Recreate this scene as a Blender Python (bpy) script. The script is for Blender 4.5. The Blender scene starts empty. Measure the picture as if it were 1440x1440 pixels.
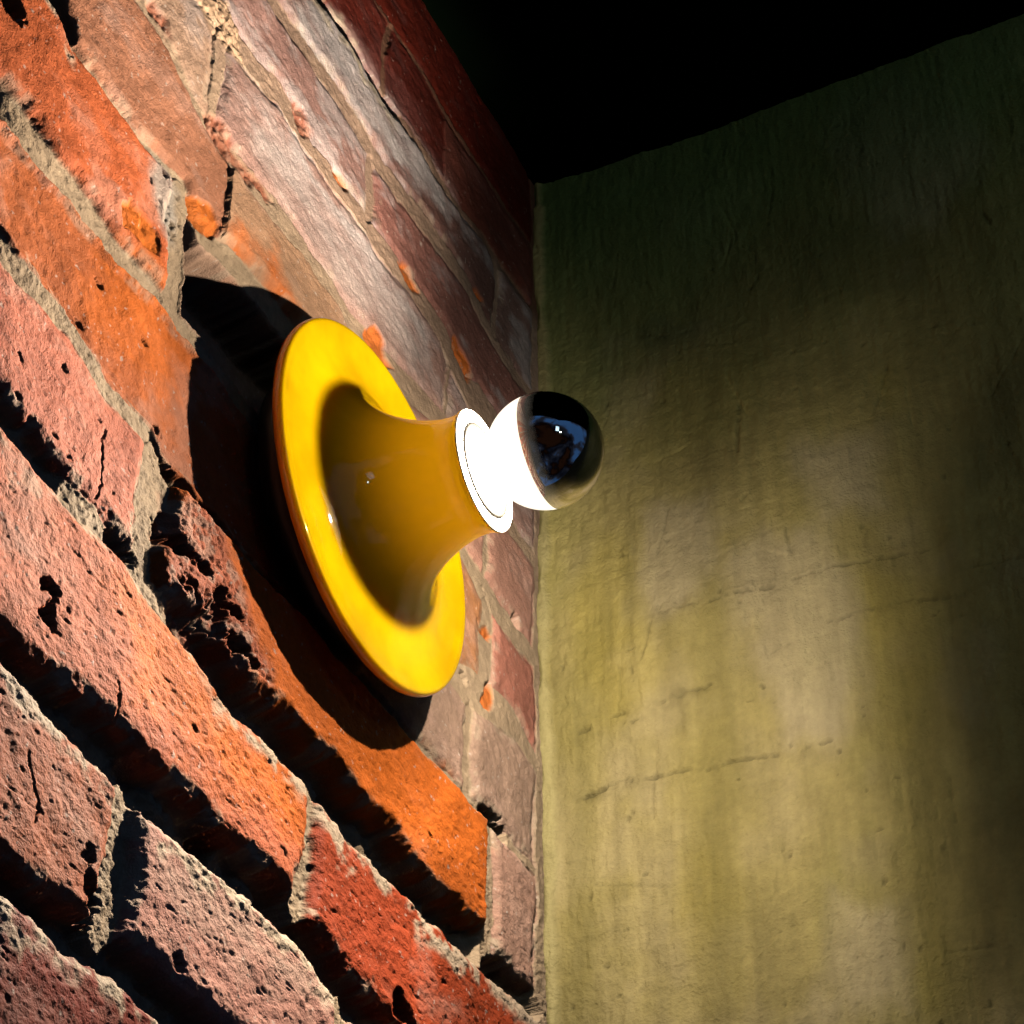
import bpy, bmesh, math
import numpy as np

# ------------------------------------------------------------------ units
# The two walls are laid out in wall units of half a metre: x = out of the
# brick wall, u = along it (0 at the corner), v = up.
S = 0.5
Z0 = 1.5
def W(x, u, v): return (x * S, u * S, v * S + Z0)

scene = bpy.context.scene
C = scene.collection
rng = np.random.default_rng(7)

# ------------------------------------------------------------------ camera
F, PITCH, HEAD, ROLL, CU = 3473.906, 0.7295253, 0.4414764, -0.0015984, -2.2148005
h = np.array([-math.sin(HEAD), math.cos(HEAD), 0.0]); r = np.array([math.cos(HEAD), math.sin(HEAD), 0.0])
zz = np.array([0, 0, 1.0])
fw = h * math.cos(PITCH) + zz * math.sin(PITCH); up = -h * math.sin(PITCH) + zz * math.cos(PITCH)
r2 = r * math.cos(ROLL) + up * math.sin(ROLL); u2 = -r * math.sin(ROLL) + up * math.cos(ROLL)
from mathutils import Matrix, Vector
cd = bpy.data.cameras.new('camera')
cd.sensor_width = 36.0
cd.lens = 36.0 * F / 1440.0
cd.clip_start = 0.01; cd.clip_end = 100
cam = bpy.data.objects.new('camera', cd); C.objects.link(cam)
m = Matrix(((r2[0], u2[0], -fw[0]), (r2[1], u2[1], -fw[1]), (r2[2], u2[2], -fw[2]))).to_4x4()
m.translation = Vector(W(1.0, CU, 0.0))
cam.matrix_world = m
scene.camera = cam

# ------------------------------------------------------------------ world and lights
w = bpy.data.worlds.new('World'); scene.world = w; w.use_nodes = True
bg = w.node_tree.nodes['Background']
bg.inputs['Strength'].default_value = 1.0
wn = w.node_tree.nodes; wl = w.node_tree.links          # the unlit room behind the camera: near black, blue dusk, dark brown
wtc = wn.new('ShaderNodeTexCoord'); wnz = wn.new('ShaderNodeTexNoise'); wrp = wn.new('ShaderNodeValToRGB')
wnz.inputs['Scale'].default_value = 1.6; wnz.inputs['Detail'].default_value = 3; wnz.inputs['Distortion'].default_value = .4
wl.new(wtc.outputs['Generated'], wnz.inputs['Vector']); wl.new(wnz.outputs['Fac'], wrp.inputs[0]); wl.new(wrp.outputs[0], bg.inputs['Color'])
we = wrp.color_ramp.elements
we[0].position = .40; we[0].color = (.010, .004, .002, 1); we[1].position = .64; we[1].color = (.022, .065, .17, 1)
for p_, c_ in ((.46, (.002, .001, .001, 1)), (.50, (.003, .004, .008, 1)), (.57, (.012, .014, .022, 1))):
    k_ = we.new(p_); k_.color = c_
scene.view_settings.view_transform = 'Standard'
scene.view_settings.look = 'None'
scene.view_settings.exposure = 0.0
scene.view_settings.gamma = 1.0
scene.cycles.use_denoising = True
scene.cycles.sample_clamp_indirect = 4.0
scene.cycles.max_bounces = 8
scene.cycles.diffuse_bounces = 0

LU, LV = -0.5484, 1.7167          # lamp axis on the wall
KEY = 3.7

def lamp_point(name, x, power, radius, build):
    """A point lamp inside the bulb; its intensity varies with direction as a crown-silvered bulb's does."""
    l = bpy.data.lights.new(name, 'POINT')
    l.energy = power; l.shadow_soft_size = radius; l.color = (1.0, 0.87, 0.71)
    l.use_nodes = True
    nt = l.node_tree; n = nt.nodes; em = n['Emission']
    tc = n.new('ShaderNodeTexCoord')
    sep = n.new('ShaderNodeSeparateXYZ'); nt.links.new(tc.outputs['Normal'], sep.inputs[0])
    def math_node(op, a, b=None, c=None):
        k = n.new('ShaderNodeMath'); k.operation = op
        for i, q in enumerate((a, b, c)):
            if q is None: continue
            if hasattr(q, 'default_value') and not isinstance(q, (int, float)): nt.links.new(q, k.inputs[i])
            else: k.inputs[i].default_value = q
        return k.outputs[0]
    out = build(sep.outputs[0], sep.outputs[1], sep.outputs[2], math_node)
    nt.links.new(out, em.inputs['Strength'])
    o = bpy.data.objects.new(name, l); o.location = W(x, LU, LV); C.objects.link(o)
    return o

def main_dist(x, y, z, M):
    # batwing: the silvered crown throws light back and out to the flanks; least of it goes up along the plaster wall
    def ramp(q, a, b):
        t = M('MINIMUM', M('MAXIMUM', M('MULTIPLY', M('SUBTRACT', q, a), 1.0 / (b - a)), 0.0), 1.0)
        return M('MULTIPLY', M('MULTIPLY', t, t), M('SUBTRACT', 3.0, M('MULTIPLY', t, 2.0)))
    floor_ = M('ADD', 0.25, M('MULTIPLY', ramp(y, 0.25, 0.62), 0.33))
    wing = M('POWER', M('MAXIMUM', M('MULTIPLY', x, -1.0), floor_), -1.75)
    fore = ramp(x, -0.42, 0.06)
    side = M('MAXIMUM', M('ADD', M('MULTIPLY', y, 0.97), M('MULTIPLY', z, -0.25)), 0.0)
    flank = M('MULTIPLY', M('POWER', side, 1.5), 1.75)
    out = M('ADD', M('MULTIPLY', wing, M('SUBTRACT', 1.0, fore)), M('MULTIPLY', flank, fore))
    high = M('MULTIPLY', ramp(z, 0.52, 0.93), ramp(y, 0.05, 0.45))
    zenith = M('MULTIPLY', ramp(z, 0.72, 0.94), ramp(x, -0.21, -0.12))
    out = M('MULTIPLY', out, M('SUBTRACT', 1.0, zenith))
    return M('MULTIPLY', out, M('SUBTRACT', 1.0, M('MULTIPLY', high, 0.99)))
def cap_dist(x, y, z, M):
    return M('MAXIMUM', M('MULTIPLY', x, -1.0), 0.0)
lamp_point('bulb_filament', 0.225, KEY, 0.006, main_dist)
lamp_point('shade_neck_fill', 0.168, KEY * 0.026, 0.004, lambda x, y, z, M: M('ADD', 1.0, 0.0))  # added fill behind the socket, makes the shade's neck glow
lamp_point('shade_throat_fill', 0.108, KEY * 0.028, 0.004, lambda x, y, z, M: M('ADD', 1.0, 0.0))  # added fill inside the shade, lifts the lower cone
lamp_point('bulb_mirror_glow', 0.297, KEY * 1.25, 0.0025, cap_dist)

# a window across the room, seen as a small reflection in the silvered bulb and the glaze; its light just reaches the plaster
al = bpy.data.lights.new('window_light', 'AREA'); al.shape = 'RECTANGLE'; al.size = 0.34; al.size_y = 0.55
al.energy = 0.09; al.color = (0.55, 0.80, 1.0); al.spread = math.radians(40)
ao = bpy.data.objects.new('window_light', al); C.objects.link(ao)
ao.location = (2.6, -2.6, 2.5)
ao.rotation_euler = (Vector(W(0.70, 0, 2.55)) - ao.location).to_track_quat('-Z', 'Y').to_euler()

# added spot with no source of its own: lifts the plaster's upper right
sl = bpy.data.lights.new('plaster_fill', 'SPOT'); sl.energy = 20.0; sl.color = (.80, .95, .80); sl.spot_size = math.radians(22); sl.spot_blend = 1.0
sl.shadow_soft_size = .05
so = bpy.data.objects.new('plaster_fill', sl); C.objects.link(so); so.location = (2.4, -2.0, 2.2)
so.rotation_euler = (Vector(W(0.66, 0, 2.16)) - so.location).to_track_quat('-Z', 'Y').to_euler()

# ------------------------------------------------------------------ traced wall layout (wall units)
# bed joints: u, v, width, depth
BED = {
1 : [[-0.5055,2.6672,0.008,0.006],[-0.4675,2.6748,0.009,0.008],[-0.4199,2.6744,0.012,0.01],[-0.361,2.6799,0.01,0.008],[-0.2802,2.6714,0.01,0.007],[-0.1835,2.677,0.012,0.008],[-0.0972,2.665,0.014,0.008],[-0.0372,2.6725,0.014,0.008]] ,
2 : [[-0.5823,2.5147,0.016,0.03],[-0.5638,2.5193,0.022,0.035],[-0.5195,2.5162,0.02,0.032],[-0.4552,2.5218,0.022,0.03],[-0.4115,2.5302,0.018,0.016],[-0.354,2.5323,0.016,0.012],[-0.318,2.5232,0.02,0.012],[-0.2626,2.5237,0.013,0.01],[-0.1816,2.5401,0.012,0.01],[-0.1478,2.532,0.02,0.012],[-0.0462,2.5341,0.016,0.012]] ,
3 : [[-0.7409,2.3798,0.02,0.006],[-0.6495,2.3832,0.02,0.006],[-0.5706,2.3874,0.024,0.007],[-0.4839,2.3778,0.03,0.007],[-0.3796,2.3924,0.03,0.007],[-0.2862,2.4011,0.028,0.006],[-0.2293,2.4022,0.026,0.006],[-0.1335,2.3677,0.016,0.006],[-0.0868,2.3657,0.022,0.006],[-0.03,2.3706,0.02,0.006]] ,
4 : [[-0.8466,2.2416,0.05,0.006],[-0.8021,2.2267,0.036,0.007],[-0.7589,2.2259,0.03,0.007],[-0.7122,2.2446,0.03,0.007],[-0.6335,2.2344,0.028,0.007],[-0.534,2.2415,0.03,0.007],[-0.4606,2.2396,0.028,0.006],[-0.3659,2.2469,0.03,0.006],[-0.2967,2.2433,0.028,0.006],[-0.2249,2.2134,0.035,0.006],[-0.1856,2.2178,0.045,0.006],[-0.1307,2.215,0.04,0.006]] ,
5 : [[-0.9793,2.0887,0.016,0.008],[-0.9295,2.0848,0.016,0.01],[-0.863,2.058,0.016,0.012],[-0.7881,2.0546,0.024,0.014],[-0.7473,2.0582,0.026,0.012],[-0.6959,2.0613,0.03,0.01],[-0.6511,2.0635,0.026,0.008],[-0.6092,2.0559,0.026,0.007],[-0.5711,2.0591,0.028,0.007],[-0.5166,2.0419,0.034,0.008],[-0.4079,2.0609,0.03,0.006],[-0.3063,2.0893,0.026,0.006],[-0.0628,2.0765,0.02,0.006],[-0.0196,2.0789,0.02,0.006]] ,
6 : [[-1.1069,1.944,0.05,0.045],[-1.0876,1.9229,0.045,0.045],[-1.0656,1.9071,0.014,0.018],[-1.026,1.9047,0.01,0.014],[-0.9516,1.9029,0.01,0.012],[-0.8626,1.924,0.012,0.014],[-0.8234,1.8912,0.03,0.012],[-0.7667,1.9068,0.028,0.01],[-0.6978,1.9172,0.03,0.012],[-0.5889,1.9259,0.03,0.015],[-0.2278,1.9259,0.036,0.007],[-0.1849,1.9143,0.036,0.006],[-0.1155,1.9051,0.03,0.006],[-0.0583,1.9134,0.03,0.006]] ,
7 : [[-1.1583,1.7353,0.038,0.022],[-1.1375,1.7417,0.034,0.016],[-1.103,1.7401,0.036,0.013],[-1.0668,1.7336,0.034,0.012],[-1.0331,1.7424,0.034,0.012],[-1.0047,1.7392,0.036,0.012],[-0.9752,1.7394,0.034,0.014],[-0.9495,1.7355,0.032,0.014],[-0.9212,1.7397,0.026,0.014],[-0.8831,1.7439,0.022,0.015],[-0.2502,1.7326,0.04,0.008],[-0.2137,1.7378,0.05,0.006],[-0.1386,1.759,0.045,0.006],[-0.07,1.7691,0.035,0.006],[-0.0199,1.7551,0.03,0.006]] ,
8 : [[-1.1219,1.5843,0.034,0.016],[-1.0896,1.5849,0.034,0.014],[-1.0575,1.5892,0.032,0.012],[-1.011,1.5838,0.03,0.01],[-0.9785,1.5778,0.028,0.01],[-0.9503,1.572,0.028,0.01],[-0.8898,1.5715,0.028,0.012],[-0.8592,1.5736,0.03,0.016],[-0.8376,1.5577,0.02,0.02],[-0.3359,1.5782,0.012,0.01],[-0.2887,1.5813,0.012,0.01],[-0.2225,1.5806,0.014,0.01],[-0.1742,1.5903,0.016,0.012],[-0.1376,1.5969,0.022,0.03],[-0.1039,1.5985,0.014,0.012],[-0.0036,1.5978,0.01,0.006]] ,
9 : [[-1.0831,1.4231,0.034,0.03],[-1.0508,1.4187,0.03,0.024],[-1.0109,1.416,0.03,0.026],[-0.9738,1.4103,0.032,0.016],[-0.9298,1.4133,0.032,0.014],[-0.8842,1.415,0.03,0.018],[-0.8431,1.4032,0.034,0.014],[-0.8112,1.4067,0.03,0.014],[-0.7741,1.4054,0.032,0.02],[-0.7362,1.404,0.036,0.025],[-0.6899,1.3955,0.046,0.035],[-0.6039,1.4028,0.062,0.05],[-0.5407,1.4002,0.062,0.055],[-0.4677,1.3963,0.064,0.055],[-0.3928,1.4045,0.062,0.055],[-0.3216,1.4001,0.062,0.055],[-0.2396,1.4003,0.066,0.055],[-0.1922,1.4053,0.05,0.05],[-0.1645,1.4077,0.03,0.012],[-0.1417,1.4071,0.024,0.035],[-0.0734,1.4116,0.042,0.04],[0.0052,1.4213,0.04,0.03]] ,
10 : [[-1.033,1.2155,0.036,0.045],[-0.9977,1.2125,0.036,0.045],[-0.9411,1.2095,0.05,0.05],[-0.8727,1.2127,0.056,0.055],[-0.8105,1.2062,0.062,0.06],[-0.7364,1.2128,0.058,0.055],[-0.664,1.2163,0.054,0.05],[-0.5683,1.22,0.058,0.055],[-0.486,1.2095,0.054,0.05],[-0.3862,1.2058,0.056,0.05]] ,
11 : [[-0.9852,1.0173,0.05,0.05],[-0.9397,1.0241,0.036,0.045],[-0.8961,1.0253,0.046,0.05],[-0.859,1.0303,0.05,0.055],[-0.8363,1.0301,0.03,0.03],[-0.8164,1.0347,0.05,0.05],[-0.7901,1.0362,0.062,0.06],[-0.7025,1.0403,0.056,0.055]] ,
}
POLY = {
'spall' : [[[-0.9626,1.7836],[-0.9527,1.798],[-0.9329,1.8028],[-0.9141,1.8066],[-0.9036,1.7997],[-0.9045,1.7753],[-0.9208,1.7722],[-0.9386,1.7644],[-0.9573,1.7627]],[[-0.852,1.9196],[-0.8318,1.9263],[-0.8114,1.9331],[-0.8001,1.9258],[-0.803,1.9065],[-0.819,1.899],[-0.8339,1.8947],[-0.8449,1.9019]],[[-0.4867,2.0594],[-0.4642,2.09],[-0.4405,2.0858],[-0.4304,2.0712],[-0.4122,2.07],[-0.4464,2.0425],[-0.4731,2.0438]],[[-0.2569,2.2624],[-0.2363,2.2595],[-0.2092,2.2545],[-0.2006,2.2403],[-0.2148,2.2212],[-0.2356,2.2305],[-0.2564,2.2436]],[[-0.4126,2.2541],[-0.3865,2.2681],[-0.3627,2.2591],[-0.3509,2.2576],[-0.3696,2.2421],[-0.3946,2.2409]],[[-0.2144,2.4057],[-0.1973,2.4127],[-0.1734,2.415],[-0.169,2.4109],[-0.1906,2.3985]],[[-0.1761,1.8461],[-0.1549,1.8649],[-0.1431,1.8604],[-0.145,1.8482],[-0.1606,1.8434]],[[-0.1616,1.7618],[-0.1446,1.7885],[-0.1386,1.7642],[-0.15,1.7439],[-0.1708,1.7419]],[[-0.5831,2.2527],[-0.566,2.2593],[-0.5408,2.2576],[-0.5522,2.2455],[-0.5735,2.2449]],[[-0.2391,1.385],[-0.2228,1.3994],[-0.2024,1.4005],[-0.209,1.3898]]] ,
'crumbly' : [[[-0.8343,1.5248],[-0.8077,1.5467],[-0.7719,1.549],[-0.746,1.5518],[-0.7257,1.5231],[-0.696,1.4842],[-0.6492,1.4579],[-0.6211,1.4307],[-0.6796,1.4152],[-0.7143,1.4114],[-0.7511,1.4181],[-0.7949,1.4189],[-0.8262,1.4368],[-0.8276,1.4866]]] ,
'redcrumb' : [[[-0.8353,2.0595],[-0.8141,2.0771],[-0.7735,2.0799],[-0.7312,2.0777],[-0.6867,2.0768],[-0.7078,2.0549],[-0.7543,2.0531],[-0.799,2.0463],[-0.8292,2.0486]],[[-0.9736,2.0956],[-0.9598,2.1124],[-0.9343,2.1128],[-0.9173,2.0969],[-0.93,2.0878],[-0.9563,2.0925]],[[-0.6765,2.2682],[-0.6567,2.2747],[-0.6403,2.2501],[-0.6564,2.2414]]] ,
'greyrock' : [[[-0.9212,1.8977],[-0.8925,1.9121],[-0.861,1.9146],[-0.8632,1.8776],[-0.8695,1.834],[-0.8898,1.8188],[-0.9074,1.8427],[-0.925,1.8667]]] ,
'beige' : [[[-0.8812,2.2084],[-0.8319,2.2687],[-0.8052,2.2487],[-0.7938,2.2237],[-0.7811,2.2129],[-0.8069,2.2057],[-0.8442,2.1958],[-0.8651,2.2025]]] ,
'orange' : [[[-0.9232,1.7851],[-0.8734,1.7633],[-0.838,1.7271],[-0.8218,1.6545],[-0.825,1.5957],[-0.8514,1.6005],[-0.8926,1.6195],[-0.942,1.6208],[-0.99,1.6502],[-0.9645,1.7039]],[[-0.6543,1.4758],[-0.5097,1.4505],[-0.3786,1.5469],[-0.3144,1.5851],[-0.2453,1.5783],[-0.1649,1.5722],[-0.1553,1.5309],[-0.2076,1.4765],[-0.3086,1.4648],[-0.4344,1.4475],[-0.5512,1.4314],[-0.6274,1.4263]],[[-0.899,1.3727],[-0.8194,1.3843],[-0.7327,1.3818],[-0.6677,1.3778],[-0.5739,1.3827],[-0.5435,1.361],[-0.5651,1.3071],[-0.6555,1.29],[-0.7535,1.2806],[-0.8378,1.2923]],[[-0.7737,1.925],[-0.7184,1.9581],[-0.6721,1.9587],[-0.6391,1.9457],[-0.6997,1.9319],[-0.7502,1.9155]]] ,
'wash' : [[[-0.7335,2.3888],[-0.6158,2.5324],[-0.5227,2.5562],[-0.2768,2.567],[-0.2746,2.4969],[-0.3757,2.4337],[-0.4731,2.4129],[-0.6021,2.3927]],[[-0.7869,2.2317],[-0.7074,2.2461],[-0.5892,2.2605],[-0.4909,2.2732],[-0.5163,2.247],[-0.6194,2.2152],[-0.7033,2.2124],[-0.7763,2.2122]],[[-0.7816,2.1375],[-0.6992,2.1792],[-0.5309,2.2065],[-0.3054,2.211],[-0.3407,2.1289],[-0.4857,2.0912],[-0.6388,2.0843],[-0.7208,2.0947]],[[-1.0702,1.37],[-1.0104,1.3802],[-0.9727,1.355],[-0.985,1.3144],[-1.0347,1.3061],[-1.0578,1.3182]],[[-0.8111,1.1488],[-0.724,1.1731],[-0.5763,1.1782],[-0.5221,1.1638],[-0.657,1.1262],[-0.7606,1.1164],[-0.8053,1.1177]],[[-0.3164,1.6267],[-0.2114,1.639],[-0.0223,1.6409],[-0.0228,1.6208],[-0.1376,1.6085],[-0.2806,1.5933],[-0.3319,1.597]],[[-0.9602,1.1577],[-0.9077,1.1508],[-0.8712,1.1257],[-0.8847,1.0905],[-0.9282,1.1038]],[[-0.4489,1.4382],[-0.3951,1.4376],[-0.3078,1.4476],[-0.3231,1.4295],[-0.4016,1.4205]],[[-0.2998,1.2831],[-0.237,1.3168],[-0.2035,1.3013],[-0.283,1.2597]],[[-1.0564,1.3977],[-1.0119,1.3869],[-1.0281,1.3656],[-1.0702,1.37]]] ,
}
PIT = [[-0.9735,1.3003,0.012,0.03],[-0.9735,1.2718,0.01,0.03],[-0.9743,1.2847,0.006,0.02],[-1.1692,1.8514,0.03,0.025],[-0.8213,1.5588,0.012,0.03],[-0.8176,1.4791,0.016,0.04],[-0.7967,1.4809,0.01,0.03],[-0.7677,1.4819,0.009,0.03],[-0.7029,1.4405,0.01,0.03],[-0.714,1.4709,0.008,0.03],[-0.8478,1.5944,0.006,0.02],[-1.0058,1.5279,0.005,0.01],[-1.0598,1.4479,0.004,0.01],[-0.8821,1.4224,0.012,0.02],[-0.6846,1.2299,0.012,0.025],[-0.8597,1.0689,0.014,0.03],[-0.7392,1.0773,0.008,0.015],[-0.0755,2.3787,0.003,0.01],[-0.0726,1.9311,0.01,0.015],[-0.214,1.7479,0.008,0.01],[-0.1801,1.8561,0.003,0.01],[-0.1692,1.9161,0.004,0.01],[-0.6095,2.0427,0.004,0.01],[-0.676,2.0418,0.005,0.01],[-0.6481,2.0372,0.004,0.01],[-0.9656,1.6786,0.006,0.008],[-0.9839,1.6094,0.005,0.01],[-1.033,1.4424,0.005,0.01],[-1.0045,1.4505,0.004,0.01],[-0.466,1.4619,0.004,0.006],[-0.3627,1.5007,0.003,0.005],[-0.2297,1.3501,0.005,0.01],[-0.2584,1.3219,0.004,0.008],[-0.3442,1.2474,0.014,0.03],[-0.8899,1.6738,0.005,0.01],[-0.9454,1.5186,0.003,0.006],[-0.9108,1.462,0.003,0.006],[-0.7521,1.3086,0.005,0.01],[-0.9512,1.096,0.004,0.006],[-0.8814,1.0992,0.008,0.01],[-0.9813,1.4452,0.004,0.006],[-1.067,1.4878,0.005,0.01],[-0.1246,1.5973,0.016,0.03]]
CRK = [[[-0.7933,2.0384],[-0.7916,1.9964],[-0.7922,1.9506],[-0.7917,1.9179]],[[-0.9389,1.5155],[-0.9355,1.4754],[-0.9292,1.4385]],[[-0.973,1.1355],[-0.9577,1.1118],[-0.9528,1.0818]],[[-0.8757,1.2719],[-0.8663,1.2352]],[[-0.5376,1.398],[-0.5253,1.3892]]]
LN = [[[0.1575,1.9441],[0.2792,1.9348],[0.3804,1.9375],[0.46,1.925],[0.5211,1.918]],[[0.3686,1.8586],[0.4265,1.8599],[0.4704,1.8595],[0.533,1.8402]],[[0.046,1.7019],[0.1196,1.707],[0.2091,1.6956],[0.2965,1.6855],[0.3571,1.6865]],[[0.0434,1.797],[0.0953,1.8017],[0.1421,1.8079],[0.2161,1.8135]],[[0.2828,2.2502],[0.2745,2.1709]],[[0.1483,2.4456],[0.2104,2.4222]],[[0.633,2.4698],[0.6431,2.4368]],[[0.4074,1.3062]]]
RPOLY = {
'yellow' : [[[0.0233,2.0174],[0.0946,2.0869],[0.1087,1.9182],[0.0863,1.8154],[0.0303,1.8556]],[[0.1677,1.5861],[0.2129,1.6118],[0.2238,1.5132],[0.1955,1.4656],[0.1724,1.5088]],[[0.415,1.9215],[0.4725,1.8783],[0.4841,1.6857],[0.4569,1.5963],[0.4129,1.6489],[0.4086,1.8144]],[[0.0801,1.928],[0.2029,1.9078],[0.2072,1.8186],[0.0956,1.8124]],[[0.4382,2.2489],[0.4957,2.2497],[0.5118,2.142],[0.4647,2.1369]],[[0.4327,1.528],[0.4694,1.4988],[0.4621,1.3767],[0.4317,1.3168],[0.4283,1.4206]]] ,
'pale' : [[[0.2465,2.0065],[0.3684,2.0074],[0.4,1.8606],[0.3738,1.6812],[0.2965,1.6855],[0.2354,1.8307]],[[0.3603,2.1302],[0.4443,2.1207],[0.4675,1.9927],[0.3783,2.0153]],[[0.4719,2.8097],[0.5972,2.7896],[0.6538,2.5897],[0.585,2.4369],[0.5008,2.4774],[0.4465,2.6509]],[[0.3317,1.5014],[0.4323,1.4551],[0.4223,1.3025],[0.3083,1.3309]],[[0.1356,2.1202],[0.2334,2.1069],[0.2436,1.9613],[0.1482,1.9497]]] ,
'shade_streak' : [[[0.2125,1.9957],[0.2521,1.9468],[0.2578,1.7595],[0.2256,1.3516],[0.1771,1.3637],[0.2066,1.7762]],[[0.4216,1.9872],[0.4968,1.936],[0.4921,1.6831],[0.4957,1.2843],[0.4298,1.3007],[0.4139,1.6585]],[[0.0319,1.9447],[0.0808,1.9506],[0.0831,1.7111],[0.0648,1.3916],[0.0221,1.4023]]] ,
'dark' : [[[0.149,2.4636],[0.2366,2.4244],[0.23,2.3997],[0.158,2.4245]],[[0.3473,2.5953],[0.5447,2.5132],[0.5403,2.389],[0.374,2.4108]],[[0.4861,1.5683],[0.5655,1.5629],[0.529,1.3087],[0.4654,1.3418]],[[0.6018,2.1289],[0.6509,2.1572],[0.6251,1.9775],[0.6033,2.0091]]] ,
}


# ------------------------------------------------------------------ noise
def _hash(ix, iy, seed):
    a = (ix.astype(np.int64) * 374761393 + iy.astype(np.int64) * 668265263 + seed * 1442695041) & 0xFFFFFFFF
    a = ((a ^ (a >> 13)) * 1274126177) & 0xFFFFFFFF
    a = a ^ (a >> 16)
    return (a & 0xFFFFFF).astype(np.float32) / np.float32(0xFFFFFF)
def vnoise(x, y, seed):
    ix = np.floor(x); iy = np.floor(y)
    fx = (x - ix).astype(np.float32); fy = (y - iy).astype(np.float32)
    fx = fx * fx * fx * (fx * (fx * 6 - 15) + 10); fy = fy * fy * fy * (fy * (fy * 6 - 15) + 10)
    a = _hash(ix, iy, seed); b = _hash(ix + 1, iy, seed); c = _hash(ix, iy + 1, seed); d = _hash(ix + 1, iy + 1, seed)
    return (a + (b - a) * fx + (c - a) * fy + (a - b - c + d) * fx * fy) * 2 - 1
def fbm(x, y, f, seed, octv=4, gain=0.55):
    s = 0; a = 1.0; t = 0
    for i in range(octv):
        s = s + a * vnoise(x * f + 17.3 * i, y * f - 9.1 * i, seed + i * 31); t += a
        a *= gain; f *= 2.07
    return s / t * 1.5
def sstep(a, b, x):
    t = np.clip((x - a) / (b - a), 0, 1); return t * t * (3 - 2 * t)
def poly_sd(px, py, poly):
    """signed distance, negative inside"""
    p = np.array(poly, float); q = np.roll(p, -1, 0)
    d2 = np.full(px.shape, 1e9); ins = np.zeros(px.shape, bool)
    for (ax, ay), (bx, by) in zip(p, q):
        ex, ey = bx - ax, by - ay
        t = np.clip(((px - ax) * ex + (py - ay) * ey) / (ex * ex + ey * ey + 1e-12), 0, 1)
        d2 = np.minimum(d2, (px - ax - t * ex) ** 2 + (py - ay - t * ey) ** 2)
        c = ((ay > py) != (by > py)) & (px < (bx - ax) * (py - ay) / (by - ay + 1e-12) + ax)
        ins ^= c
    d = np.sqrt(d2)
    return np.where(ins, -d, d)
def line_d(px, py, pts):
    d2 = np.full(px.shape, 1e9)
    for (ax, ay), (bx, by) in zip(pts[:-1], pts[1:]):
        ex, ey = bx - ax, by - ay
        t = np.clip(((px - ax) * ex + (py - ay) * ey) / (ex * ex + ey * ey + 1e-12), 0, 1)
        d2 = np.minimum(d2, (px - ax - t * ex) ** 2 + (py - ay - t * ey) ** 2)
    return np.sqrt(d2)
def axis(*segs):
    """segments (start, stop, step) joined into one increasing axis"""
    o = []
    for a, b, s in segs: o.append(np.arange(a, b - s * 0.25, s))
    o.append(np.array([segs[-1][1]]))
    return np.concatenate(o)
def near(U, V, pts, pad):
    p = np.array(pts)[:, :2]
    return (U > p[:, 0].min() - pad) & (U < p[:, 0].max() + pad) & (V > p[:, 1].min() - pad) & (V < p[:, 1].max() + pad)

def grid_object(name, X, Y, Zc, col, mat, flip=False):
    """a regular grid of world positions (arrays of one 2-D shape) as one mesh with a colour per vertex"""
    nv, nu = X.shape
    me = bpy.data.meshes.new(name)
    co = np.stack([X, Y, Zc], -1).reshape(-1, 3).astype(np.float32)
    idx = np.arange(nv * nu, dtype=np.int32).reshape(nv, nu)
    q = np.stack([idx[:-1, :-1], idx[:-1, 1:], idx[1:, 1:], idx[1:, :-1]], -1).reshape(-1, 4)
    if flip: q = q[:, ::-1]
    me.vertices.add(len(co)); me.vertices.foreach_set('co', co.ravel())
    me.loops.add(q.size); me.loops.foreach_set('vertex_index', np.ascontiguousarray(q).ravel())
    me.polygons.add(len(q)); me.polygons.foreach_set('loop_start', np.arange(0, q.size, 4, dtype=np.int32))
    me.polygons.foreach_set('loop_total', np.full(len(q), 4, np.int32))
    me.polygons.foreach_set('use_smooth', np.ones(len(q), bool))
    a = me.attributes.new('Col', 'FLOAT_COLOR', 'POINT')
    c4 = np.ones((len(co), 4), np.float32); c4[:, :3] = np.clip(col.reshape(-1, 3), 0.002, 0.95)
    a.data.foreach_set('color', c4.ravel())
    me.update(calc_edges=True); me.validate()
    me.materials.append(mat)
    o = bpy.data.objects.new(name, me); C.objects.link(o)
    return o

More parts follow.
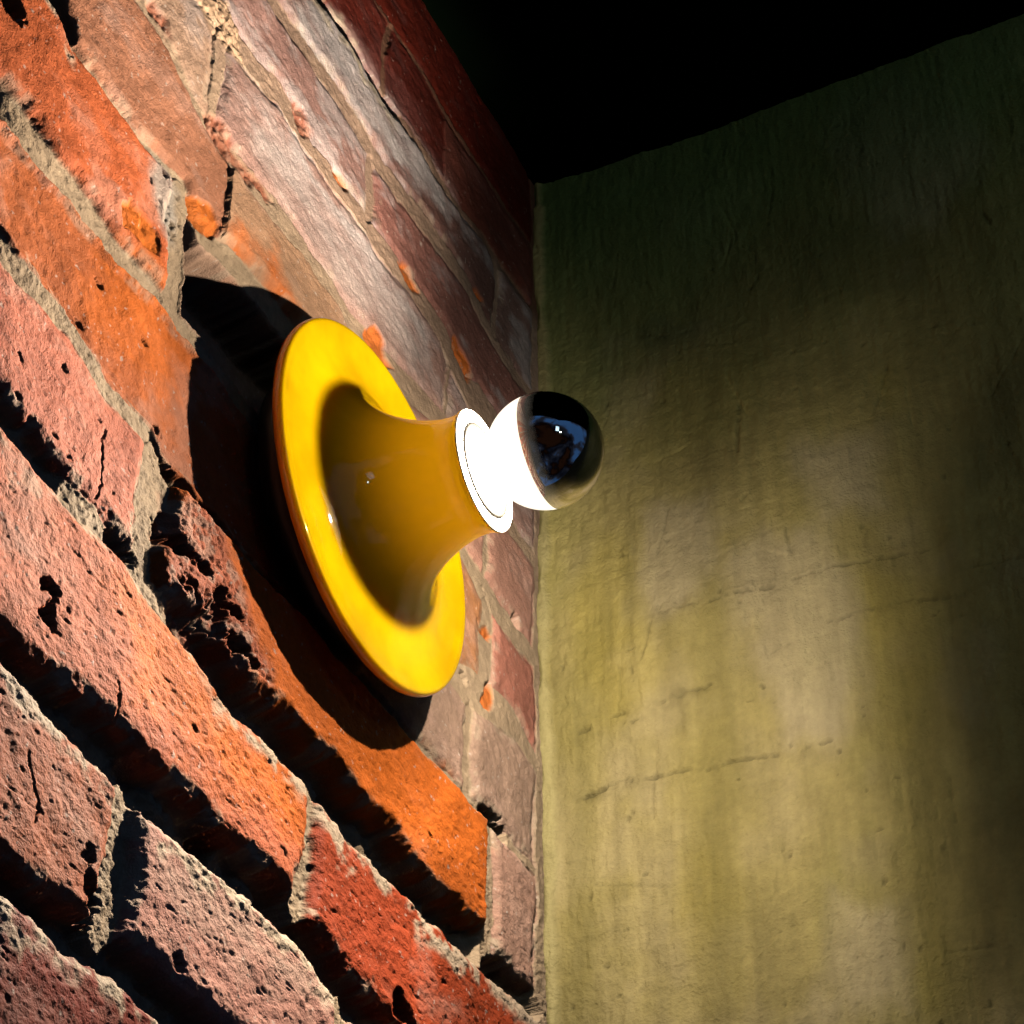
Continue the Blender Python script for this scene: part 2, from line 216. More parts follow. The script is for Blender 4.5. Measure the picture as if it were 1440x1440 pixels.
# ------------------------------------------------------------------ materials
def wall_material(name, rough, scale, bump, var, spec=0.35):
    """colour attribute + procedural grain"""
    m = bpy.data.materials.new(name); m.use_nodes = True
    nt = m.node_tree; n = nt.nodes; b = n['Principled BSDF']
    at = n.new('ShaderNodeAttribute'); at.attribute_name = 'Col'
    tc = n.new('ShaderNodeTexCoord')
    nz = n.new('ShaderNodeTexNoise'); nz.inputs['Scale'].default_value = scale; nz.inputs['Detail'].default_value = 6
    nz.inputs['Roughness'].default_value = 0.7
    nt.links.new(tc.outputs['Object'], nz.inputs['Vector'])
    mr = n.new('ShaderNodeMapRange'); mr.inputs[1].default_value = 0.25; mr.inputs[2].default_value = 0.75
    mr.inputs[3].default_value = 1 - var; mr.inputs[4].default_value = 1 + var
    nt.links.new(nz.outputs['Fac'], mr.inputs[0])
    mx = n.new('ShaderNodeVectorMath'); mx.operation = 'MULTIPLY'
    nt.links.new(at.outputs['Color'], mx.inputs[0]); nt.links.new(mr.outputs[0], mx.inputs[1])
    nt.links.new(mx.outputs[0], b.inputs['Base Color'])
    n2 = n.new('ShaderNodeTexNoise'); n2.inputs['Scale'].default_value = scale * 2.3; n2.inputs['Detail'].default_value = 4
    nt.links.new(tc.outputs['Object'], n2.inputs['Vector'])
    bp = n.new('ShaderNodeBump'); bp.inputs['Strength'].default_value = 1.0; bp.inputs['Distance'].default_value = bump
    nt.links.new(n2.outputs['Fac'], bp.inputs['Height']); nt.links.new(bp.outputs[0], b.inputs['Normal'])
    b.inputs['Roughness'].default_value = rough
    b.inputs['Specular IOR Level'].default_value = spec
    return m

# ------------------------------------------------------------------ brick wall
HEADS = {  # course index (0 = topmost): u, width, depth
    0: [(-0.78, .012, .01), (-1.2, .015, .01), (-1.6, .015, .01)],
    1: [(-0.465, .012, .014), (-0.93, .014, .01), (-1.35, .015, .01)],
    2: [(-0.135, .014, .01), (-0.84, .014, .01), (-1.2, .015, .01)],
    3: [(-0.492, .022, .01), (-0.95, .018, .01), (-1.3, .02, .01)],
    4: [(-0.83, .02, .006), (-0.27, .008, .005), (-1.2, .02, .01)],
    5: [(-0.45, .015, .01), (-1.13, .02, .02), (-0.16, .012, .006)],
    6: [(-0.862, .036, .010), (-0.5, .02, .01), (-0.158, .038, .007), (-1.31, .03, .02)],
    7: [(-0.52, .02, .015), (-0.2, .02, .01), (-1.24, .03, .02)],
    8: [(-0.852, .04, .011), (-0.150, .026, .008), (-1.22, .03, .02)],
    9: [(-0.541, .022, .014), (-1.22, .03, .02)],
    10: [(-0.835, .034, .018), (-0.455, .03, .02), (-0.1, .03, .02), (-1.2, .03, .02)],
    11: [(-1.0, .03, .02), (-0.62, .03, .02), (-0.25, .03, .02)],
}
ORANGE = (.56, .15, .028); SALMON = (.45, .19, .115); PINK = (.43, .225, .165); RUST = (.40, .105, .035)
DARKRED = (.115, .014, .007); MAUVE = (.33, .185, .155); BROWN = (.42, .19, .085); GREY = (.52, .46, .445); MORTAR = (.41, .30, .195)
TAN = (.46, .29, .20); REDDISH = (.36, .075, .03); MORTUP = (.42, .275, .195)
CELL = [  # course, u from, u to, colour, lift of the face
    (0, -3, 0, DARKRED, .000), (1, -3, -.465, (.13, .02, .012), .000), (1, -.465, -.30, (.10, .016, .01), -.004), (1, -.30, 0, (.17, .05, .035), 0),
    (2, -3, -.45, MAUVE, .004), (2, -.45, -.135, (.23, .115, .095), .003), (2, -.135, 0, (.25, .145, .12), 0),
    (3, -3, -.492, MAUVE, .002), (3, -.492, 0, (.33, .145, .115), .002),
    (4, -3, -.83, TAN, 0), (4, -.83, 0, (.38, .225, .185), .002),
    (5, -3, -1.13, RUST, 0), (5, -1.13, -.79, (.37, .16, .092), .004), (5, -.79, -.45, (.45, .26, .155), .012), (5, -.45, 0, PINK, .002),
    (6, -3, -.86, (.46, .11, .038), .006), (6, -.86, -.5, TAN, -.11), (6, -.5, -.158, BROWN, 0), (6, -.158, 0, (.42, .17, .12), .002),
    (7, -3, -.52, (.50, .135, .042), -.012), (7, -.52, 0, (.44, .29, .21), .001),
    (8, -3, -.852, (.52, .165, .10), .005), (8, -.852, -.15, (.58, .135, .022), .024), (8, -.15, 0, (.42, .245, .18), .004),
    (9, -3, -.541, (.50, .135, .06), .006), (9, -.541, 0, (.38, .062, .022), .006),
    (10, -3, -.835, (.50, .15, .07), .008), (10, -.835, -.455, (.54, .26, .20), .008), (10, -.455, 0, (.43, .10, .05), .006),
    (11, -3, 0, (.20, .03, .016), .006), (12, -3, 0, (.3, .08, .04), .004), (13, -3, 0, SALMON, .004),
]
def build_brick_wall():
    uu = axis((-2.6, -1.26, .008), (-1.26, -.62, .00145), (-.62, 0.03, .0019))
    vv = axis((0.30, .86, .008), (.86, 1.62, .00125), (1.62, 2.32, .0016), (2.32, 2.835, .0022))
    U, V = np.meshgrid(uu, vv)
    # edges of bricks wander
    du = .0045 * fbm(U, V, 13, 3, 3) + .0022 * fbm(U, V, 75, 5, 3)
    dv = .0050 * fbm(U, V, 9, 11, 3) + .0028 * fbm(U, V, 45, 13, 3)
    u = U + du; v = V + dv
    low = sstep(1.75, 1.35, V)                                    # lower courses are rougher, more weathered
    e_all = np.full(U.shape, 1.0); dep_all = np.zeros(U.shape)
    course = np.zeros(U.shape, int); Hj = np.zeros(U.shape)
    beds = []
    for k in sorted(BED, key=int): beds.append(np.array(BED[k]))
    for vc in (.865, .70, .535, .37): beds.append(np.array([[-3, vc, .045, .045], [0, vc, .045, .045]]))
    rimm = np.zeros(U.shape)
    for i, b in enumerate(beds):
        vc = np.interp(U, b[:, 0], b[:, 1]); wd = np.interp(U, b[:, 0], b[:, 2]) * (1.3 if i in (2, 3, 4) else 1.0); dp = np.interp(U, b[:, 0], b[:, 3])
        wd = wd * (1 - .26 * sstep(.03, .045, dp)) * (1 + .28 * fbm(U, V, 7, 100 + i, 2) + .12 * fbm(U, V, 30, 120 + i, 2))
        course += (v < vc)
        e = np.abs(v - vc) - wd / 2
        t = (v - vc) / wd + .5                                     # 0 lower edge .. 1 upper edge
        deep = sstep(.018, .034, dp)
        prof = np.where(dp > .02, .02 + (dp - .02) * .35, dp * .45 + .55 * dp * sstep(.014, .02, dp))
        rimm = np.maximum(rimm, deep * sstep(.032, .016, np.abs(vc - wd / 2 - v - .002) * (1 + .5 * fbm(U, V, 25, 160 + i, 3))))
        prof = prof * (1 + .3 * fbm(U, V, 30, 140 + i, 3))
        better = e < e_all
        e_all = np.where(better, e, e_all); dep_all = np.where(better, prof, dep_all)
    for k, hs in HEADS.items():
        inside = course == k
        for (hu, wd, dp) in hs:
            lean = hu + .003 * np.sin(v * 31 + hu * 40) + .004 * fbm(U, V, 18, 260 + k, 2)
            e = np.abs(u - lean) - wd * (1 + .3 * fbm(U, V, 9, 200 + k, 2)) / 2
            e = np.where(inside, e, 1.0)
            better = e < e_all
            # the head joint runs into the bed joint below without a lip
            e_all = np.where(better, e, e_all); dep_all = np.where(better, dp * .55, dep_all)
    # corner seam: mortar smeared against the plaster
    e = (-.022 + .006 * fbm(U * 0, V, 14, 300, 3)) - u
    better = e < e_all; e_all = np.where(better, e, e_all); dep_all = np.where(better, .002, dep_all)
    e_all = e_all + (.0005 + .0007 * low) * fbm(U, V, 110, 21, 3)

    joint = sstep(.0012, -.0012, e_all)
    soft = .0028 + .001 * low
    H = -dep_all * sstep(soft * .9, -soft * .7, e_all)
    H -= .0022 * sstep(.016, 0, e_all) * (1 - joint)               # worn arrises
    # faces
    col = np.zeros(U.shape + (3,)); lift = np.zeros(U.shape)
    for (k, a, b, c, lf) in CELL:
        msk = (course == k) & (u >= a) & (u < b)
        jit = 1 + .06 * rng.standard_normal()
        col[msk] = np.array(c) * jit; lift[msk] = lf * .6 if lf < .02 else .010
    face = 1 - joint
    H += lift * face * sstep(0, .012, e_all)
    up_ = sstep(1.9, 2.3, V)
    H += face * (.0035 * fbm(U, V, 5, 31, 3) + (.0012 + .0003 * low) * fbm(U, V, 26, 37, 3))
    fine = fbm(U, V * 1.5, 110, 41, 4)
    H += (.0006 + .0002 * low) * fine * (1 - .1 * up_) + .0012 * joint * (.3 + .7 * low) * fbm(U, V, 170, 43, 3) + (.0003 * low) * fbm(U * 1.6, V, 260, 47, 2)
    # small pits all over, thicker on the lower bricks
    pn = fbm(U * .7, V * 1.2, 70, 53, 2)
    pit = sstep(1.5, 1.7, pn + .42 * fbm(U, V, 5, 57, 2) + .05 * low) * face
    H -= .005 * pit * (.45 + .55 * low)
    pn2 = fbm(U * .55, V * 1.3, 130, 59, 2) + .5 * fbm(U, V, 7, 60, 3)
    H -= .0026 * sstep(1.42, 1.65, pn2) * face * (.3 + .7 * low)
    scr = fbm(U * .35, V * 1.5, 150, 61, 2)
    H -= .0012 * sstep(.8, 1.1, scr) * face * (.4 + .6 * low)
    # colour mottling
    m1 = fbm(U, V, 6, 71, 4); m2 = fbm(U * .6, V, 22, 73, 4); m3 = fbm(U, V, 90, 79, 3)
    col *= (1 + .16 * m1 + .10 * m2 + .10 * m3)[..., None]
    # pale lime film left on the bricks
    film = sstep(.25, .8, m1 * .6 + m2 * .8 + .25 * up_) * (.34 + .2 * up_)
    mort_c = np.array(MORTAR) * (1 - up_[..., None]) + np.array(MORTUP) * up_[..., None]
    greyc = np.array(GREY) * up_[..., None] + np.array((.52, .335, .26)) * (1 - up_[..., None])
    inwash = np.zeros(U.shape)
    strk = fbm(U * .45, V * 1.2, 30, 75, 5)
    def region(poly, soft_, seed, nz=.02, pad=.05):
        b = near(U, V, poly, pad)
        o = np.zeros(U.shape)
        iu = np.where(b.any(0))[0]; iv = np.where(b.any(1))[0]
        if len(iu) == 0: return o
        sl = (slice(iv[0], iv[-1] + 1), slice(iu[0], iu[-1] + 1))
        d = poly_sd(U[sl], V[sl], poly) + nz * fbm(U[sl] * .7, V[sl], 28, seed, 4)
        o[sl] = sstep(soft_, -soft_, d)
        return o
    for i, p in enumerate(POLY['wash']):
        inwash = np.maximum(inwash, region(p, .022, 400 + i, .03) * np.clip(.62 + .14 * up_ + .45 * strk, 0, 1))
    film = np.maximum(film, .55 * sstep(.15, .8, strk + .25 * m1) * (.25 + .75 * up_))
    film = np.clip(np.maximum(film, inwash), 0, .9) * face
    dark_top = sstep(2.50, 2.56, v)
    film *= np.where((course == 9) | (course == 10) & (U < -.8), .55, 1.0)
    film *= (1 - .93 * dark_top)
    film *= np.where((course == 8) & (u > -.75) & (u < -.16), .35, 1.0)
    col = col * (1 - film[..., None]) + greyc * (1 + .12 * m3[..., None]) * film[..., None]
    # brick orange brightened beside the lamp's shadow, its glow painted into the colour
    for i, p in enumerate(POLY['orange']):
        k = region(p, .03, 430 + i, .03) * .86 * face
        col = col * (1 - k[..., None]) + np.array((.62, .145, .020)) * (1 + .18 * m2 + .1 * m3)[..., None] * k[..., None]
    mc = mort_c * (1 + .14 * m2 + .12 * m3)[..., None]
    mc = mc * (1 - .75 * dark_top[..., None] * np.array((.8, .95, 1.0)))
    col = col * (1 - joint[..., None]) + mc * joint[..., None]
    for i, p in enumerate(POLY['beige']):
        k = region(p, .006, 440 + i, .01)
        col = col * (1 - k[..., None]) + np.array((.55, .36, .23)) * (1 + .12 * m3)[..., None] * k[..., None]
        H += k * (.001 + .0022 * fbm(U, V, 130, 450, 3))
    for i, p in enumerate(POLY['greyrock']):
        k = region(p, .012, 460 + i, .012)
        sp = sstep(.2, .7, fbm(U, V, 85, 461, 3))
        col = col * (1 - .85 * k[..., None]) + np.array((.42, .37, .32)) * (1 - .75 * sp)[..., None] * .85 * k[..., None]
        H -= k * sp * .004
    for i, p in enumerate(POLY['redcrumb']):
        k = region(p, .006, 470 + i, .012)
        rb = fbm(U, V, 75, 471, 3)
        col = col * (1 - .9 * k[..., None]) + (np.array((.30, .095, .05)) + np.clip(rb, 0, 1)[..., None] * np.array((.25, .2, .16))) * .9 * k[..., None]
        H += k * (-.003 + .004 * rb)
    for i, p in enumerate(POLY['crumbly']):
        k = region(p, .012, 480 + i, .014)
        rb = fbm(U, V, 34, 481, 4); hol = sstep(.28, .75, rb)
        H -= k * (.014 * hol + .004 * np.abs(fbm(U, V, 80, 482, 3)))
        c0 = np.array((.42, .12, .065)) * (1 + .25 * m2[..., None])
        lim = sstep(.05, .35, fbm(U, V, 55, 483, 3)) * .5
        c0 = c0 * (1 - lim[..., None]) + np.array((.42, .34, .27)) * lim[..., None]
        col = col * (1 - .85 * k[..., None]) + c0 * .85 * k[..., None]
    for i, p in enumerate(POLY['spall']):
        k = region(p, .003, 490 + i, .007)
        H -= k * (.004 - .002 * fbm(U, V, 60, 491, 3))
        col = col * (1 - .92 * k[..., None]) + np.array((.62, .155, .022)) * (1 + .2 * m3)[..., None] * .92 * k[..., None]
    for j, (pu, pv, pr, pd) in enumerate(PIT):
        b = (np.abs(U - pu) < 3 * pr) & (np.abs(V - pv) < 3 * pr)
        if not b.any(): continue
        if pr < .007: pr, pd = pr * .75, pd * .5
        elif pr > .02: pr = pr * .6
        d = np.hypot((U[b] - pu) * .6, V[b] - pv) / pr + .6 * fbm(U[b], V[b], .8 / pr, 500 + j, 4)
        H[b] -= pd * sstep(1.0, .55, d)
    for j, p in enumerate(CRK):
        b = near(U, V, p, .03)
        d = line_d(U[b] + .004 * fbm(U[b], V[b], 60, 600 + j, 3), V[b], p)
        H[b] -= .009 * sstep(.0013, .0005, d)
    # lime crumbs stuck along the arrises of the lower bricks
    rim = sstep(.012, .002, np.abs(e_all - .004)) * sstep(.05, .55, fbm(U, V, 48, 640, 4)) * (.35 + .4 * low) * (1 - dark_top)
    rim = np.maximum(rim, rimm * face * sstep(-.5, .1, fbm(U, V, 40, 645, 4)) * .9)
    col = col * (1 - rim[..., None]) + np.array((.52, .42, .30)) * rim[..., None]
    H += rim * .0011 * fbm(U, V, 170, 641, 3)
    # hard specks
    spk = sstep(.98, 1.2, fbm(U, V, 190, 650, 2)) * face * (1 - dark_top * .6)
    col = col * (1 - .6 * spk[..., None]) + np.array((.6, .52, .45)) * .6 * spk[..., None]
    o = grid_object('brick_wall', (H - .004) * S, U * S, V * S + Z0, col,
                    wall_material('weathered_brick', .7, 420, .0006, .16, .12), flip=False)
    o['label'] = 'weathered red and orange brick wall with pale crumbling mortar behind the yellow lamp'
    o['category'] = 'wall'; o['kind'] = 'thing'
    return o
build_brick_wall()

# ------------------------------------------------------------------ plaster wall
def build_plaster_wall():
    xx = axis((-.03, .8, .0022), (.8, 2.6, .01))
    vv = axis((0.3, 1.2, .01), (1.2, 2.835, .0026))
    X, V = np.meshgrid(xx, vv)
    base = np.array((.30, .245, .09))
    n1 = fbm(X, V * .55, 4.2, 701, 5); n2 = fbm(X * 1.9, V * .4, 16, 703, 4); n3 = fbm(X, V, 80, 705, 5, .7)
    col = base * (1 + .20 * n1 + .09 * n2 + .10 * n3)[..., None]
    grn = sstep(-.1, .7, fbm(X, V * .6, 5, 711, 4))
    col = col * (1 - .30 * grn[..., None]) + np.array((.27, .25, .065)) * .30 * grn[..., None]
    pale = sstep(.1, .8, fbm(X, V * .7, 6, 713, 4))
    col = col * (1 - .45 * pale[..., None]) + np.array((.40, .325, .18)) * .45 * pale[..., None]
    for key, c, s_ in (('yellow', (.32, .255, .045), .42), ('pale', (.40, .33, .205), .6), ('shade_streak', (.20, .165, .045), .55), ('dark', (.15, .125, .05), .5)):  # the dark vertical streaks are the bulb's light pattern painted into the colour
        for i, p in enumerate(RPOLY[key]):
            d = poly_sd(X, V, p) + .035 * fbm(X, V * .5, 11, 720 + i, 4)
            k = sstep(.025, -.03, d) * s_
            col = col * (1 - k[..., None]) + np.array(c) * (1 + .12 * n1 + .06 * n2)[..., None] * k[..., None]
    # upper plaster painted darker and greener, the dim light there put into its colour
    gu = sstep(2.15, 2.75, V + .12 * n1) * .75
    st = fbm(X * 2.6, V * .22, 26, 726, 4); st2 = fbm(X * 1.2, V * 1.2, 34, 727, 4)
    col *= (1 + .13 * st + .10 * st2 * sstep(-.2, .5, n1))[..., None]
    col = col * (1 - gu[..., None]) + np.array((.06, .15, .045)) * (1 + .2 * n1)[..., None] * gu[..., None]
    H = .010 * fbm(X, V * .8, 3.2, 731, 3) + .0022 * fbm(X, V * .6, 14, 733, 3) + .0011 * fbm(X * 2.4, V * .3, 60, 735, 4) + .0009 * n3 + .0008 * fbm(X * .5, V * 1.6, 42, 736, 3) + .0009 * np.abs(fbm(X * 1.3, V * .8, 95, 737, 3))
    # trowel laps and cracks
    for j, p in enumerate(LN):
        if len(p) < 2: continue
        wob = .004 * fbm(X, V, 30, 740 + j, 3)
        d = line_d(X, V + wob, p)
        br = sstep(-.25, .35, fbm(X, V, 60, 750 + j, 3))
        wd = .0035
        k = sstep(wd, wd * .3, d) * br
        H -= .004 * k
        col *= (1 - .35 * k)[..., None]
        # thin smear beside the lap
        k2 = sstep(.024, 0, d) * sstep(0, .6, fbm(X, V, 40, 760 + j, 3)) * .22
        col *= (1 - k2)[..., None]
    for q in range(46):
        sx, sv = rng.uniform(.02, .75), rng.uniform(1.3, 2.6); an = rng.normal(1.45, .25) if q % 3 else rng.normal(-.1, .3); ln_ = rng.uniform(.02, .11)
        p = [(sx, sv), (sx + ln_ * math.cos(an) * .5 + rng.normal(0, .003), sv + ln_ * math.sin(an) * .5), (sx + ln_ * math.cos(an), sv + ln_ * math.sin(an))]
        b = near(X, V, p, .02)
        d = line_d(X[b], V[b], p) + .0012 * fbm(X[b], V[b], 120, 800 + q, 2)
        k = sstep(.0024, .0006, d) * rng.uniform(.3, 1)
        H[b] -= .0022 * k; col[b] *= (1 + (.25 if q % 4 == 0 else -.28) * k)[..., None]
    pk = sstep(1.12, 1.3, fbm(X, V, 75, 770, 2)); H -= .003 * pk; col *= (1 - .35 * pk)[..., None]
    edge = sstep(.012, .002, np.abs(X) + .005 * fbm(X * 0, V, 20, 780, 3))
    col = col * (1 - edge[..., None]) + np.array((.34, .29, .125)) * edge[..., None]
    H += .006 * edge
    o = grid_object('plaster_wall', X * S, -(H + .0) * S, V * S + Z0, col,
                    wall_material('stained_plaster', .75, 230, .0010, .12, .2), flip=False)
    o['label'] = 'khaki stained plaster wall meeting the brick wall at the corner, darker towards its top'
    o['category'] = 'wall'; o['kind'] = 'thing'
build_plaster_wall()

# ------------------------------------------------------------------ simple materials
def simple(name, color, rough, metal=0.0, spec=.5, noise=0.0, scale=80, **kw):
    m = bpy.data.materials.new(name); m.use_nodes = True
    nt = m.node_tree; n = nt.nodes; b = n['Principled BSDF']
    b.inputs['Base Color'].default_value = (*color, 1); b.inputs['Roughness'].default_value = rough
    b.inputs['Metallic'].default_value = metal; b.inputs['Specular IOR Level'].default_value = spec
    tc = n.new('ShaderNodeTexCoord'); nz = n.new('ShaderNodeTexNoise')
    nz.inputs['Scale'].default_value = scale; nz.inputs['Detail'].default_value = 5
    nt.links.new(tc.outputs['Object'], nz.inputs['Vector'])
    rp = n.new('ShaderNodeValToRGB')
    rp.color_ramp.elements[0].position = .3; rp.color_ramp.elements[1].position = .7
    rp.color_ramp.elements[0].color = (*[c * (1 - noise) for c in color], 1)
    rp.color_ramp.elements[1].color = (*[min(1, c * (1 + noise)) for c in color], 1)
    nt.links.new(nz.outputs['Fac'], rp.inputs[0]); nt.links.new(rp.outputs[0], b.inputs['Base Color'])
    mr = n.new('ShaderNodeMapRange'); mr.inputs[3].default_value = rough * .85; mr.inputs[4].default_value = rough * 1.2
    nt.links.new(nz.outputs['Fac'], mr.inputs[0]); nt.links.new(mr.outputs[0], b.inputs['Roughness'])
    for k, v in kw.items(): b.inputs[k.replace('_', ' ')].default_value = v
    return m

# ------------------------------------------------------------------ soffit
def box(name, lo, hi, mat):
    bm = bmesh.new(); bmesh.ops.create_cube(bm, size=1)
    for q in bm.verts:
        for i in range(3): q.co[i] = lo[i] if q.co[i] < 0 else hi[i]
    me = bpy.data.meshes.new(name); bm.to_mesh(me); bm.free(); me.materials.append(mat)
    o = bpy.data.objects.new(name, me); C.objects.link(o); return o
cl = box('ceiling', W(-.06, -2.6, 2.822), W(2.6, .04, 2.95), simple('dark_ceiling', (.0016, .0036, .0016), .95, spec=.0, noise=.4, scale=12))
cl['kind'] = 'structure'

# ------------------------------------------------------------------ lamp
def lathe(name, prof, mat, parent=None, seg=192, close=False):
    """profile of (x, radius) in wall units, turned about the lamp's axis (local x)"""
    bm = bmesh.new(); rings = []
    for (x, rr) in prof:
        if rr < 1e-6: rings.append([bm.verts.new((x * S, 0, 0))])
        else: rings.append([bm.verts.new((x * S, rr * S * math.cos(a), rr * S * math.sin(a))) for a in np.linspace(0, 2 * math.pi, seg, endpoint=False)])
    for A, B in zip(rings[:-1], rings[1:]):
        for i in range(seg):
            j = (i + 1) % seg
            if len(A) == 1: bm.faces.new((A[0], B[i], B[j]))
            elif len(B) == 1: bm.faces.new((A[i], A[j], B[0]))
            else: bm.faces.new((A[i], A[j], B[j], B[i]))
    bmesh.ops.recalc_face_normals(bm, faces=bm.faces)
    me = bpy.data.meshes.new(name); bm.to_mesh(me); bm.free()
    for p in me.polygons: p.use_smooth = True
    me.materials.append(mat)
    o = bpy.data.objects.new(name, me); C.objects.link(o)
    if parent: o.parent = parent
    return o
def smooth_profile(pts, n=8):
    """Catmull-Rom through the points"""
    p = np.array([pts[0]] + list(pts) + [pts[-1]], float); o = []
    for i in range(1, len(p) - 2):
        for t in np.linspace(0, 1, n, endpoint=False):
            a, b, c, d = p[i - 1], p[i], p[i + 1], p[i + 2]
            o.append(tuple(.5 * ((2 * b) + (-a + c) * t + (2 * a - 5 * b + 4 * c - d) * t * t + (-a + 3 * b - 3 * c + d) * t ** 3)))
    o.append(tuple(p[-2])); return o

lamp = bpy.data.objects.new('wall_lamp', None); C.objects.link(lamp); lamp.location = W(0, LU, LV)
lamp.empty_display_size = .05
lamp['label'] = 'yellow glazed trumpet shaped wall lamp with a lit half silvered globe bulb'
lamp['category'] = 'lamp'

glaze = simple('amber_glass', (.80, .46, .002), .045, spec=.4, noise=.24, scale=20, Coat_Weight=.15, Coat_Roughness=.03,
               Subsurface_Weight=.5, Subsurface_Scale=.012)
glaze.node_tree.nodes['Principled BSDF'].inputs['Subsurface Radius'].default_value = (1.0, .85, .10)
gn = glaze.node_tree; gb = gn.nodes['Principled BSDF']
tl = gn.nodes.new('ShaderNodeBsdfTranslucent'); tl.inputs['Color'].default_value = (.80, .36, .004, 1)
gw = gn.nodes.new('ShaderNodeTexNoise'); gw.inputs['Scale'].default_value = 38; gw.inputs['Detail'].default_value = 2
gtc = gn.nodes.new('ShaderNodeTexCoord'); gn.links.new(gtc.outputs['Object'], gw.inputs['Vector'])
gbp = gn.nodes.new('ShaderNodeBump'); gbp.inputs['Distance'].default_value = .0011; gbp.inputs['Strength'].default_value = .6
gn.links.new(gw.outputs['Fac'], gbp.inputs['Height']); gn.links.new(gbp.outputs[0], gb.inputs['Normal']); gn.links.new(gbp.outputs[0], gb.inputs['Coat Normal'])
gx = gn.nodes.new('ShaderNodeMixShader'); gx.inputs[0].default_value = .16
gn.links.new(gb.outputs[0], gx.inputs[1]); gn.links.new(tl.outputs[0], gx.inputs[2])
gn.links.new(gx.outputs[0], gn.nodes['Material Output'].inputs['Surface'])
shade = lathe('lamp_shade', [(.030, .085), (.030, .12), (.038, .165), (.0462, .196)]
              + smooth_profile([(.0470, .200), (.0490, .2036), (.0535, .2050), (.0580, .2044), (.0602, .2020), (.0598, .197), (.0570, .186),
                                (.0550, .170), (.0560, .152), (.0605, .134), (.0690, .1165), (.0815, .1000), (.0970, .0865), (.1150, .0760),
                                (.1340, .0685), (.1520, .0640), (.1660, .0630), (.1750, .0645), (.1792, .0662), (.1806, .0664)]), glaze, lamp)
shade['label'] = 'yellow glazed trumpet body flaring into a flat round rim'
black = simple('black_metal', (.010, .010, .012), .45, metal=.3, noise=.3, scale=60)
lathe('mounting_base', [(.0, .0), (.0, .150), (.004, .156), (.030, .156), (.034, .150), (.034, .0)], black, lamp)
porc = simple('white_porcelain', (.80, .77, .70), .25, noise=.04, scale=90)
lathe('glass_lip', [(.1806, .0664), (.1815, .0663), (.1822, .0655), (.1824, .0640), (.1822, .0500), (.1818, .0470)], porc, lamp)
lathe('groove_ring', [(.1815, .0516), (.1834, .0512), (.1845, .0495), (.1834, .0477), (.1815, .0472)], simple('groove_shade', (.003, .0022, .0006), .6, spec=.2, noise=.2), lamp)  # near-black ring stands in for the shade in the groove inside the lip
lathe('socket_ring', [(.1812, .0474), (.1830, .0466), (.1842, .0450), (.1848, .0425), (.1842, .0395), (.182, .036), (.1812, .034), (.1806, .020), (.1806, .0)], porc, lamp)

# bulb: clear glowing glass behind, mirror in front
BX, BR, CAPX = .2495, .0602, .2465
def sphere_profile(x0, x1, n, rad):
    return [(x, math.sqrt(max(rad * rad - (x - BX) ** 2, 0))) for x in (BX + rad * np.sin(np.linspace(math.asin(max(-1, (x0 - BX) / rad)), math.asin(min(1, (x1 - BX) / rad)), n)))]
gm = bpy.data.materials.new('glowing_glass'); gm.use_nodes = True
nt = gm.node_tree; n = nt.nodes; n.remove(n['Principled BSDF'])
tr = n.new('ShaderNodeBsdfTransparent'); em = n.new('ShaderNodeEmission'); mix = n.new('ShaderNodeMixShader')
tcn = n.new('ShaderNodeTexCoord'); nzn = n.new('ShaderNodeTexNoise'); nzn.inputs['Scale'].default_value = 40
nt.links.new(tcn.outputs['Object'], nzn.inputs['Vector'])
mrn = n.new('ShaderNodeMapRange'); mrn.inputs[3].default_value = 2.0; mrn.inputs[4].default_value = 2.9
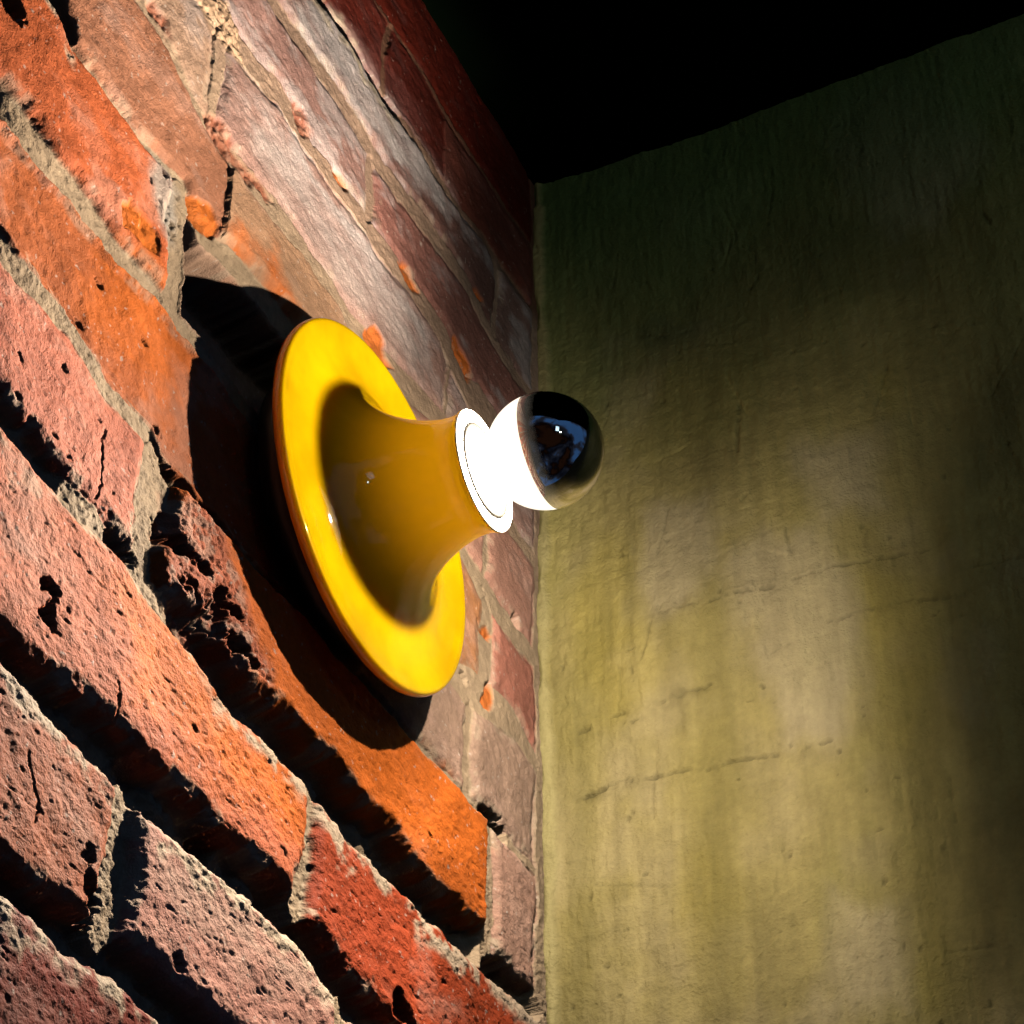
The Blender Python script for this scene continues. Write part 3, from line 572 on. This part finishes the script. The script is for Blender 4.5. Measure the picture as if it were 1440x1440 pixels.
nt.links.new(nzn.outputs['Fac'], mrn.inputs[0]); nt.links.new(mrn.outputs[0], em.inputs['Strength'])
em.inputs['Color'].default_value = (1.0, .9, .72, 1)
mix.inputs[0].default_value = .35
nt.links.new(tr.outputs[0], mix.inputs[1]); nt.links.new(em.outputs[0], mix.inputs[2])
nt.links.new(mix.outputs[0], n['Material Output'].inputs['Surface'])
neck = smooth_profile([(.1808, .0337), (.188, .0340), (.197, .0354)], 6)
sp = [q for q in sphere_profile(BX - .0470, CAPX, 40, BR)]
bulb = lathe('bulb', neck + sp, gm, lamp)
bulb['label'] = 'lit round glass bulb with a mirrored front half'
mir = simple('silvered_glass', (.78, .75, .72), .035, metal=1.0, noise=.10, scale=70)
mn = mir.node_tree; mnn = mn.nodes
mtc = mnn.new('ShaderNodeTexCoord'); msp = mnn.new('ShaderNodeSeparateXYZ'); mn.links.new(mtc.outputs['Object'], msp.inputs[0])
mno = mnn.new('ShaderNodeTexNoise'); mno.inputs['Scale'].default_value = 260; mn.links.new(mtc.outputs['Object'], mno.inputs['Vector'])
mad = mnn.new('ShaderNodeMath'); mad.operation = 'MULTIPLY_ADD'; mad.inputs[1].default_value = .0030
mn.links.new(mno.outputs['Fac'], mad.inputs[0]); mn.links.new(msp.outputs[0], mad.inputs[2])
mmr = mnn.new('ShaderNodeMapRange'); mmr.inputs[1].default_value = CAPX * S + .0012; mmr.inputs[2].default_value = CAPX * S + .0105
mmr.inputs[3].default_value = .10; mmr.inputs[4].default_value = 0.0       # the silvering thins out towards its edge
mn.links.new(mad.outputs[0], mmr.inputs[0])
mtr = mnn.new('ShaderNodeBsdfTransparent'); mmx = mnn.new('ShaderNodeMixShader')
mn.links.new(mmr.outputs[0], mmx.inputs[0]); mn.links.new(mnn['Principled BSDF'].outputs[0], mmx.inputs[1]); mn.links.new(mtr.outputs[0], mmx.inputs[2])
mn.links.new(mmx.outputs[0], mnn['Material Output'].inputs['Surface'])
lathe('mirrored_cap', sphere_profile(CAPX, BX + BR + .0006, 48, BR + .0006)[:-1] + [(BX + BR + .0006, 0.0)], mir, bulb)
